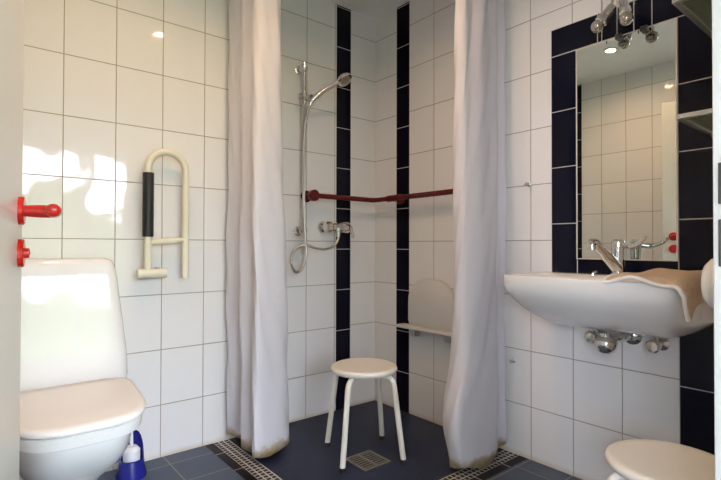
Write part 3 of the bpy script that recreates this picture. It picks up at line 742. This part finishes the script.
# white rounded fitting on the doorway wall
di = thing('wall_dispenser', 'rounded white plastic fitting at the doorway wall behind the towel, cut off by the jamb', 'dispenser', (-0.80, YD, 0.885))
bm = bmesh.new(); lathe(bm, [(0, 0), (0.053, 0.0), (0.056, 0.006), (0.056, 0.035), (0.051, 0.052), (0.040, 0.062), (0.02, 0.066), (0, 0.066)], (-0.783, YD, 0.885), (0, 1, 0), 40); obj('cover', bm, 'wc_plastic', di, angle=60)
bm = bmesh.new(); lathe(bm, [(0, 0.0655), (0.012, 0.0655), (0.010, 0.069), (0, 0.069)], (-0.783, YD, 0.885), (0, 1, 0), 20); obj('button', bm, 'wc_plastic', di)

# ------------------------------------------------------------------ lights
def downlight(x, y, power, label, col=(1.0, 0.65, 0.39)):
    t = thing('ceiling_spot', label, 'ceiling light', (x, y, H), 'recessed ceiling spots')
    bm = bmesh.new(); lathe(bm, [(0.032, 0.0), (0.045, 0.0), (0.045, -0.004), (0.040, -0.007), (0.032, -0.004)], (x, y, H-0.0005), (0, 0, 1), 32); obj('ring', bm, 'frame', t)
    bm = bmesh.new(); lathe(bm, [(0, -0.001), (0.031, -0.001), (0.031, -0.003), (0, -0.003)], (x, y, H-0.0005), (0, 0, 1), 32); obj('lens', bm, 'lamp', t)
    L = bpy.data.lights.new('ceiling spot glow', 'AREA'); L.shape = 'DISK'; L.size = 0.06; L.spread = math.radians(162); L.energy = power; L.color = col
    o = bpy.data.objects.new('spot_light', L); C.objects.link(o); o.location = (x, y, H-0.012)
    o.parent = t; o.matrix_parent_inverse = Matrix.Translation((-x, -y, -H))
downlight(-0.99, -1.06, 7.4, 'recessed warm ceiling spot above the shower entrance')
downlight(-1.61, -0.74, 6.6, 'recessed warm ceiling spot above the toilet, seen in the mirror')
P_ = bpy.data.lights.new('window portal', 'AREA'); P_.shape = 'RECTANGLE'; P_.size = WX1-WX0; P_.size_y = WH; P_.cycles.is_portal = True
o = bpy.data.objects.new('window_portal', P_); C.objects.link(o); o.location = ((WX0+WX1)/2, -5.41, WH/2); o.rotation_euler = (PI/2, 0, PI)

P2 = bpy.data.lights.new('side window portal', 'AREA'); P2.shape = 'RECTANGLE'; P2.size = LZ1-LZ0; P2.size_y = LY1-LY0; P2.cycles.is_portal = True
o = bpy.data.objects.new('side_window_portal', P2); C.objects.link(o); o.location = (-3.71, (LY0+LY1)/2, (LZ0+LZ1)/2); o.rotation_euler = (0, -PI/2, 0)

W = bpy.data.worlds.new('sky'); SC.world = W; W.use_nodes = True
nt = W.node_tree; nt.nodes.clear()
bg = nt.nodes.new('ShaderNodeBackground'); out = nt.nodes.new('ShaderNodeOutputWorld')
tc = nt.nodes.new('ShaderNodeTexCoord'); sp = nt.nodes.new('ShaderNodeSeparateXYZ'); cr = nt.nodes.new('ShaderNodeValToRGB')
nt.links.new(tc.outputs['Generated'], sp.inputs[0]); nt.links.new(sp.outputs[2], cr.inputs[0])
cr.color_ramp.elements[0].position = 0.0; cr.color_ramp.elements[0].color = (0.86, 0.88, 1.0, 1)
cr.color_ramp.elements[1].position = 0.6; cr.color_ramp.elements[1].color = (0.66, 0.74, 1.0, 1)
nt.links.new(cr.outputs[0], bg.inputs[0]); bg.inputs[1].default_value = 26.0
nt.links.new(bg.outputs[0], out.inputs[0])

# ------------------------------------------------------------------ camera
f, yaw, pitch, roll = 479.87, 0.6857, 0.0120, 0.0025
F = Vector((math.cos(pitch)*math.sin(yaw), math.cos(pitch)*math.cos(yaw), math.sin(pitch)))
r = Vector((math.cos(yaw), -math.sin(yaw), 0)); u = r.cross(F)
R_ = r*math.cos(roll) + u*math.sin(roll); U_ = -r*math.sin(roll) + u*math.cos(roll)
cd = bpy.data.cameras.new('camera'); cam = bpy.data.objects.new('camera', cd); C.objects.link(cam)
cam.matrix_world = Matrix((( R_.x, U_.x, -F.x, -1.9679), (R_.y, U_.y, -F.y, -2.2629), (R_.z, U_.z, -F.z, 0.9601), (0, 0, 0, 1)))
cd.sensor_width = 36.0; cd.lens = f*36.0/721.0; cd.clip_start = 0.02; cd.clip_end = 200
SC.camera = cam

SC.view_settings.view_transform = 'Standard'; SC.view_settings.look = 'None'
SC.view_settings.gamma = 1.0; SC.view_settings.use_curve_mapping = False
SC.view_settings.exposure = 0.0
SC.cycles.use_denoising = True
SC.cycles.max_bounces = 12; SC.cycles.diffuse_bounces = 6; SC.cycles.glossy_bounces = 6; SC.cycles.transparent_max_bounces = 12
SC.cycles.sample_clamp_indirect = 8.0
